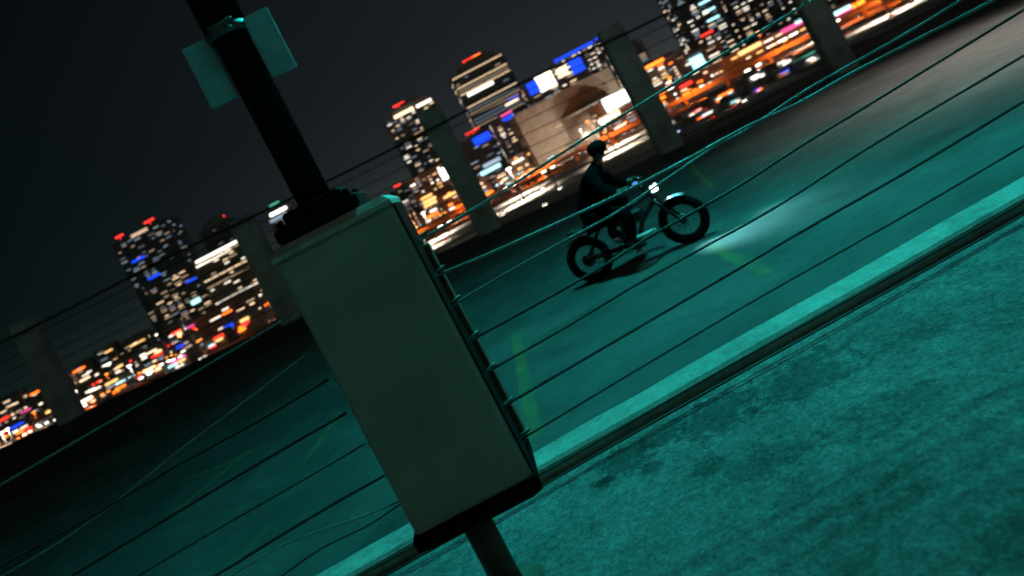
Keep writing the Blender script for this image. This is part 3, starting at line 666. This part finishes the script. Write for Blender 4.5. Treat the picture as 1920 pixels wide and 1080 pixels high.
building('tower', 'stepped tower with small red light right of the boxed post top', -128, -78, -262, 1100, wall=3, lit=.4, pal=('dimwarm', 'white', 'dimgrey'), beacon=[(0, 'red', 12)])
# --- middle group
building('tower', 'stepped apartment tower with a red top light right of the boxed post', -70, 34, -385, 1100, wall=3, lit=.42, pal=('warm', 'white', 'dimwarm', 'dimcool', 'dimgrey'), cap='step', beacon=[(-.12, 'red', 20)], sign=[(-.1, 1.0, 34, 5, 'warm'), (.3, .995, 26, 4, 'white')], ww=8)
building('apartment_block', 'busy apartment block with one very bright window right of the boxed post', -85, 25, -268, 800, wall=1, lit=.62, pal=('warm', 'white', 'amber', 'cool', 'bright', 'dimwarm'), ww=5, gz=4, gx=2, sign=[(.18, .80, 13, 13, 'bright'), (.30, .62, 9, 7, 'bright'), (-.3, .55, 14, 3, 'amber'), (-.28, .47, 16, 2.5, 'amber'), (-.3, .40, 16, 2.5, 'amber')])
building('tower', 'tallest central tower with faint floor bands and red roof light', 78, 188, -402, 1250, wall=3, lit=.10, pal=('dimwarm', 'dimcool', 'warm'), fullrow=.6, gz=6.4, gx=.6, cap='step', beacon=[(-.05, 'red', 22), (.1, 'orange', 18)], sign=[(-.12, .80, 52, 5.5, 'white'), (.3, .60, 20, 3, 'blue'), (.25, .57, 26, 3, 'warm')])
building('office_tower', 'dark office block with a blue sign under a red light between the towers', 30, 112, -285, 950, wall=3, lit=.3, pal=('dimwarm', 'dimgrey', 'cool', 'dimcool'), beacon=[(.0, 'red', 22)], sign=[(.1, .90, 25, 11, 'blue'), (.05, .45, 26, 5, 'cool'), (-.05, .35, 30, 5, 'cyan')])
building('office_tower', 'slab with staggered pale windows under the tallest tower', 105, 160, -292, 900, wall=3, lit=.62, pal=('dimwarm', 'warm', 'white', 'dimgrey'), ww=6, gx=4, sign=[(.15, 1.02, 16, 3, 'magenta'), (.15, .95, 14, 4, 'blue')])
building('civic_hall', 'wide floodlit beige hall with plain facade in the middle of the city', 152, 352, -284, 700, depth=60, wall=2, lit=.5, pal=('dimwarm',), ww=7, gx=30, gz=21, cap='none')
building('office_tower', 'block behind the beige hall carrying white and blue screens', 190, 318, -322, 860, wall=0, lit=.5, pal=('warm', 'white', 'dimwarm', 'cool'), cap='none', sign=[(-.35, .95, 14, 15, 'blue'), (-.15, .95, 22, 20, 'white'), (.13, .96, 14, 11, 'warm'), (.36, .96, 16, 20, 'blue')])
hall = [o_ for o_ in bpy.data.objects if o_.name.startswith('civic_hall')][0]
b = MB(); b.tube([(14, -30, 0), (14, -30, 36)], 26, 40); b.build('rotunda', walls[2], hall)
b = MB(); b.tube([(14, -30, 36), (14, -30, 38)], 27, 40); b.build('rotunda_roof', walls[0], hall)
building('tower', 'tower with a blue lit roof edge above the beige hall', 262, 402, -338, 1050, wall=3, lit=.62, pal=('warm', 'white', 'dimwarm', 'white', 'dimgrey'), ww=6, gx=3, cap='none', sign=[(-.18, 1.01, 66, 4, 'blue'), (.28, 1.02, 30, 3, 'blue')])
building('media_building', 'low block faced with a large glowing white screen right of the beige hall', 292, 400, -232, 600, depth=30, wall=0, lit=.5, pal=('warm', 'cool', 'white'), cap='none', sign=[(.02, .86, 34, 12, 'bright'), (-.34, .55, 20, 5, 'warm')])
building('tower', 'slim grey tower behind the pilaster above the bicycle lamp', 392, 430, -300, 1000, wall=0, lit=.4, pal=('dimgrey', 'dimwarm', 'cool'))
# --- right group
building('office_block', 'warm lit stepped block right of the pilaster above the bicycle lamp', 405, 492, -250, 760, wall=1, lit=.72, pal=('warm', 'amber', 'white', 'orange', 'bright'), ww=9, sign=[(-.2, 1.0, 22, 3, 'orange')])
building('tower', 'tall dark tower with pale blue windows at the top right', 512, 592, -430, 950, wall=3, lit=.45, pal=('cool', 'white', 'dimgrey', 'warm', 'cool'), sign=[(.2, .45, 18, 2.6, 'cyan'), (.2, .52, 18, 2.6, 'cyan'), (.2, .38, 18, 2.6, 'cyan'), (-.1, .3, 18, 3, 'red')])
building('tower', 'tall tower of scattered white windows beside the pale blue one', 602, 690, -440, 1050, wall=3, lit=.38, pal=('white', 'dimwarm', 'dimcool', 'warm'), sign=[(.2, .5, 26, 3, 'blue')])
building('tower', 'tall tower seen only by its lower floors left of the rightmost pilaster', 700, 790, -420, 1200, wall=0, lit=.35, pal=('dimwarm', 'white', 'dimgrey'))
building('office_block', 'block with a small pale blue screen at the foot of the right towers', 470, 560, -232, 680, wall=0, lit=.6, pal=('white', 'warm', 'cool'), sign=[(-.12, .75, 13, 13, 'cyan')])
building('shopping_centre', 'long bright shopping centre under the tall right towers', 545, 735, -196, 560, depth=50, wall=2, lit=.75, pal=('bright', 'white', 'warm', 'amber'), ww=8, gx=2.2, gz=5, cap='none', sign=[(.3, .9, 24, 3, 'magenta'), (.42, .98, 18, 3, 'cyan'), (-.2, .9, 20, 3, 'amber')])
building('shop_building', 'shop with pink and cyan signs right of the rightmost pilaster', 772, 850, -178, 520, depth=30, wall=1, lit=.5, pal=('warm', 'orange', 'white'), sign=[(-.28, .92, 13, 3, 'cyan'), (-.25, .72, 13, 2.2, 'magenta'), (.1, .8, 12, 3, 'orange')])
building('warehouse', 'orange lit warehouse at the top right beyond the deck', 860, 985, -160, 480, depth=40, wall=1, lit=.3, pal=('orange', 'dimwarm'), cap='none', sign=[(.2, .85, 16, 1.6, 'orange')])
building('canopy_station', 'low flat canopy building with green light before the rightmost pilaster', 645, 720, -128, 380, depth=18, wall=3, lit=.3, pal=('green', 'dimwarm'), cap='none', sign=[(0, .75, 14, 2.2, 'green')])

# --- procedural rows of low buildings
cols = [('orange', 'orange'), ('red', 'red'), ('white', 'white'), ('cyan', 'cyan'), ('warm', 'warm'), ('amber', 'amber'), ('bright', 'brilliant white'), ('blue', 'blue'), ('magenta', 'pink')]
ordn = ['first', 'second', 'third', 'fourth', 'fifth', 'sixth', 'seventh', 'eighth', 'ninth', 'tenth', 'eleventh', 'twelfth', 'thirteenth', 'fourteenth', 'fifteenth', 'sixteenth', 'seventeenth', 'eighteenth', 'nineteenth', 'twentieth', 'twenty first', 'twenty second', 'twenty third', 'twenty fourth']
rnd = random.Random(5)
def row(rname, Y, ua, ub, dt0, dt1, wmin, wmax, gap, lit, pal, ww=6, gz=4.5, skip=lambda u: False):
    u = ua; k = 0
    while u < ub:
        wpx = rnd.uniform(wmin, wmax)
        if not skip(u + wpx / 2):
            c, cn = rnd.choice(cols); Wm = wpx * Y / F
            y_ = Y + rnd.uniform(-12, 12); dt = rnd.uniform(dt0, dt1); Ht = zof(dt, y_) - GZ
            building('low_building', 'low block with %s sign, %s from left in %s' % (cn, ordn[min(k, 23)], rname), u, u + wpx, dt, y_, depth=rnd.uniform(14, 26), wall=rnd.randrange(3), ww=ww, wh=1.4, gx=2.5, gz=gz, lit=lit, pal=pal, group='low blocks of the ' + rname, cap='none' if rnd.random() < .4 else 'box',
                     sign=[(rnd.uniform(-.25, .25), rnd.uniform(.74, .95), Wm * rnd.uniform(.3, .6), min(1.9, Ht * .18), c)] +
                     [(rnd.uniform(-.3, .3), rnd.uniform(.15, .65), Wm * rnd.uniform(.15, .35), min(1.3, Ht * .14), rnd.choice(('orange', 'red', 'bright', 'amber', 'white', 'cyan'))) for _ in range(3)])
            k += 1
        u += wpx + rnd.uniform(*gap)
row('farthest row', 1300, -1080, -640, -262, -236, 30, 60, (2, 12), .45, ('dimwarm', 'white', 'dimgrey', 'dimcool', 'warm'), ww=12, gz=7)
row('back row', 860, -1050, -560, -232, -208, 34, 70, (4, 20), .5, ('red', 'warm', 'dimwarm', 'white', 'dimcool'), ww=7)
row('middle row', 690, -1050, -330, -212, -184, 36, 74, (4, 24), .5, ('orange', 'bright', 'warm', 'red', 'cool', 'white', 'dimwarm'), ww=7)
row('front left row', 520, -1080, -420, -185, -165, 36, 60, (14, 44), .5, ('orange', 'warm', 'bright', 'red', 'cool'), ww=6, skip=lambda u: -810 < u < -640)
row('central back row', 720, -150, 160, -218, -196, 34, 60, (4, 14), .5, ('warm', 'cool', 'white', 'amber', 'dimwarm'), ww=6)
row('right middle row', 620, 395, 560, -196, -180, 34, 56, (6, 18), .7, ('bright', 'warm', 'orange', 'white'), ww=6)
row('right front row', 390, 385, 660, -146, -134, 30, 50, (14, 34), .5, ('orange', 'red', 'white', 'warm', 'cyan'), ww=6)
row('right nearest row', 318, 395, 690, -128, -112, 26, 40, (20, 44), .5, ('orange', 'white', 'warm', 'red'), ww=4)
row('horizon row', 1600, -330, 760, -236, -226, 40, 70, (3, 20), .3, ('dimgrey', 'dimwarm', 'dimcool', 'warm'), ww=12, gz=7)

# --- city street lamps, mast lamps and cars
def lampkind(lab, grp, e_, hgt=10, span=2.6):
    root = empty('street_lamp'); tag(root, lab, 'street lamp', grp)
    b = MB(); b.tube([(0, 0, 0), (0, 0, hgt)], [.22, .12], 8); b.build('pole', darkm, root)
    b = MB(); b.tube([(-span, 0, hgt + .1), (0, 0, hgt - .3), (span, 0, hgt + .1)], .10, 6); b.build('arm', darkm, root)
    for s in (-1, 1): b = MB(); b.box((s * span, 0, hgt), (2.4, .8, .45), bev=.1); b.build('lamp_head', e_, root)
    remember(root); return root
so = lampkind('orange street lamp along the highway beyond the deck', 'orange street lamps', emi('sodium_head', (1, .30, .04), 7))
sw = lampkind('white street lamp over the pale parking lots', 'white street lamps', emi('led_head', (1, .93, .8), 8), 11)
sc_ = lampkind('bluish street lamp between the low blocks', 'bluish street lamps', emi('cool_head', (.6, .9, 1), 6), 9, 2.2)
rnd = random.Random(8)
BASE = {}
first = {so: True, sw: True, sc_: True}
def where(x, y):
    u = x * F / y; a_ = where2(x, y)
    return a_ + (' left of the boxed post' if u < -430 else ' hidden by the boxed post' if u < -120 else ' between post and rider' if u < 170 else ' behind the rider' if u < 400 else ' towards the right edge')
def where2(x, y):
    if 520 < y < 660: return 'by the highway' 
    if y > 659: return 'between the farther low blocks'
    return 'in the left lot' if x < -180 else 'in the middle lot' if x < 165 else 'in the right lot'
def put(o_, x, y, rz_=0):
    c = o_ if first[o_] else copy_tree(o_)
    first[o_] = False; c.location = (x, y, GZ); c.rotation_euler = (0, 0, rz_)
    g_ = BASE.setdefault(o_, o_['group'].split(' ')[0] + (' small car ' if 'car' in o_['group'].split(' ') or 'cars' in o_['group'] else ' street lamp '))
    c['label'] = g_ + where(x, y); c['group'] = o_['category'] + 's ' + where(x, y) + ', ' + g_.split(' ')[0]
for k in range(26): put(so, -440 + k * 32 + rnd.uniform(-6, 6), rnd.choice((528, 652)) + rnd.uniform(-2, 2), rnd.uniform(-.3, .3))
for k in range(24): put(sw, rnd.choice((rnd.uniform(-60, 140), rnd.uniform(-380, -200), rnd.uniform(190, 400))), rnd.uniform(300, 510), rnd.uniform(-.2, .2))
for k in range(30): put(sc_, rnd.uniform(-560, 420), rnd.uniform(665, 760), rnd.uniform(-.4, .4))
for k in range(14): put(so, rnd.uniform(-560, -180), rnd.uniform(480, 720))
carm = [mat('car_paint_' + n_, c, .3, .3) for n_, c in (('silver', (.4, .4, .42)), ('dark', (.03, .03, .035)), ('red', (.3, .03, .02)), ('white', (.7, .7, .7)))]
def mkcar(ci, cn):
    root = empty('parked_car'); tag(root, cn + ' car among the small cars on the streets below the deck', 'car', cn + ' cars below the deck')
    b = MB(); prof = [(-2.2, .35), (-2.25, .8), (-1.9, 1.0), (-1.3, 1.05), (-.7, 1.45), (.7, 1.45), (1.3, 1.0), (2.1, .85), (2.25, .6), (2.2, .35)]
    n = len(prof); vs = [(s * (.85 if z < 1.2 else .68), x, z) for s in (-1, 1) for x, z in prof]
    b.add(vs, [list(range(n))[::-1], [n + i for i in range(n)]] + [(i, (i + 1) % n, n + (i + 1) % n, n + i) for i in range(n)]); b.build('body', carm[ci], root)
    b = MB(); b.box((0, 0, 1.24), (1.56, 1.7, .28)); b.build('window', glass, root)
    for sx_ in (-1, 1):
        for y_ in (-1.4, 1.4): b = MB(); b.tube([(sx_ * .72, y_, .33), (sx_ * .92, y_, .33)], .33, 12); b.build('wheel', rubber, root)
        b = MB(); b.box((sx_ * .62, 2.2, .68), (.42, .2, .24)); b.build('tail_light', E['red'], root)
        b = MB(); b.box((sx_ * .62, -2.2, .68), (.42, .2, .24)); b.build('headlight', emi('car_headlight', (1, .95, .8), 14), root)
    remember(root); first[root] = True; return root
cars = [mkcar(0, 'silver'), mkcar(1, 'dark'), mkcar(2, 'red'), mkcar(3, 'white')]
for k in range(110):
    c = rnd.choice(cars); q = rnd.random()
    if q < .45: put(c, rnd.uniform(-420, 420), rnd.choice((540, 562, 588, 612, 638)), math.pi / 2 * rnd.choice((1, -1)) + rnd.uniform(-.5, .5))
    elif q < .6: put(c, rnd.uniform(-420, 420), rnd.choice((510, 517)), rnd.choice((0.6, 2.4)))
    else:
        lo, hi = rnd.choice(((-65, 145), (-395, -195), (185, 415))); put(c, lo + 8.5 + 5 * rnd.randrange(int((hi - lo) / 5) - 3), 295 + 24 * rnd.randrange(9), rnd.choice((0, math.pi)))
for c in cars:
    if first[c]: put(c, rnd.uniform(-100, 200), 418, .5)
# high masts that throw the pools of light seen between the buildings
def mast(x, y, h_, en, colr, lab, e_, ang=120):
    root = empty('high_mast_lamp', (x, y, GZ)); tag(root, lab, 'lamp mast', 'high mast lamps of the city')
    b = MB(); b.tube([(0, 0, 0), (0, 0, h_)], [.4, .2], 8); b.build('pole', darkm, root)
    b = MB(); b.tube([(0, 0, h_), (0, 0, h_ + .5)], 1.4, 12); b.build('lamp_head', e_, root)
    spot('mast_light', (x, y, GZ + h_ - .3), (x, y + .01, GZ), en, colr, ang, .9, 1.0)
OR = (1, .16, .012); WH = (1, .82, .62)
for i, x in enumerate((-70, -10, 50, 110, 175, 240, 300)): mast(x, 585 - i * 18, 24, 120000, OR, 'high mast lamp glowing orange over the highway, %s from the left' % ordn[i], MATS['sodium_head'])
for i, x in enumerate((-480, -410, -340, -270)): mast(x, 590, 22, 150000, OR, 'high mast lamp glowing orange over the left highway, %s from the left' % ordn[i], MATS['sodium_head'])
for i, (x, y) in enumerate(((-40, 400), (-30, 470), (30, 400), (35, 470), (90, 400), (110, 470), (-240, 380), (-330, 440), (-370, 500), (-260, 480), (-300, 730), (-180, 730), (240, 360), (330, 400), (260, 470), (130, 675))):
    mast(x, y, 20, 330000, WH, 'high mast lamp glowing white over the pale %s lot' % ('middle' if -100 < x < 160 else 'left' if x < 0 else 'right'), MATS['led_head'])
for x in (92, 150, 180): spot('facade_floodlight', (x, 640, GZ + 1), (x, 700, 10), 110000, (1, .82, .62), 110, 1, 1)
# viaduct carrying the orange lit road across the lots
va, vb = Vector((-85, 640, 0)), Vector((330, 430, 0)); vd = (vb - va); VL = vd.length; vrt = empty('viaduct', (va.x, va.y, GZ), math.atan2(vd.y, vd.x)); tag(vrt, 'long concrete viaduct glowing orange under the lamps beyond the lots', 'viaduct')
b = MB(); b.box((VL / 2, 0, 5.6), (VL, 12, 1.6)); b.build('girder', walls[2], vrt)
b = MB(); b.box((VL / 2, -6.1, 7.0), (VL, .3, 2.2)); b.build('parapet', walls[2], vrt); b = MB(); b.box((VL / 2, 6.1, 6.9), (VL, .3, 1.0)); b.build('parapet', walls[2], vrt)
for k in range(15): b = MB(); b.box((14 + k * 31, 0, 2.4), (2, 7, 4.8)); b.build('pier', walls[2], vrt)
for k in range(7):
    q = va + vd * ((k + .5) / 7); root = empty('roadside_lamp', (q.x - 8, q.y - 22, GZ)); tag(root, 'orange lamp in front of the viaduct, %s from the left' % ordn[k], 'street lamp', 'orange lamps in front of the viaduct')
    b = MB(); b.tube([(0, 0, 0), (0, 0, 11)], [.25, .15], 8); b.build('pole', darkm, root); b = MB(); b.box((0, .6, 11), (2.6, 1.6, .5)); b.build('lamp_head', MATS['sodium_head'], root)
    spot('mast_light', (q.x - 8, q.y - 20, GZ + 10.5), (q.x, q.y - 4, GZ + 4), 60000, OR, 150, .8, .6)
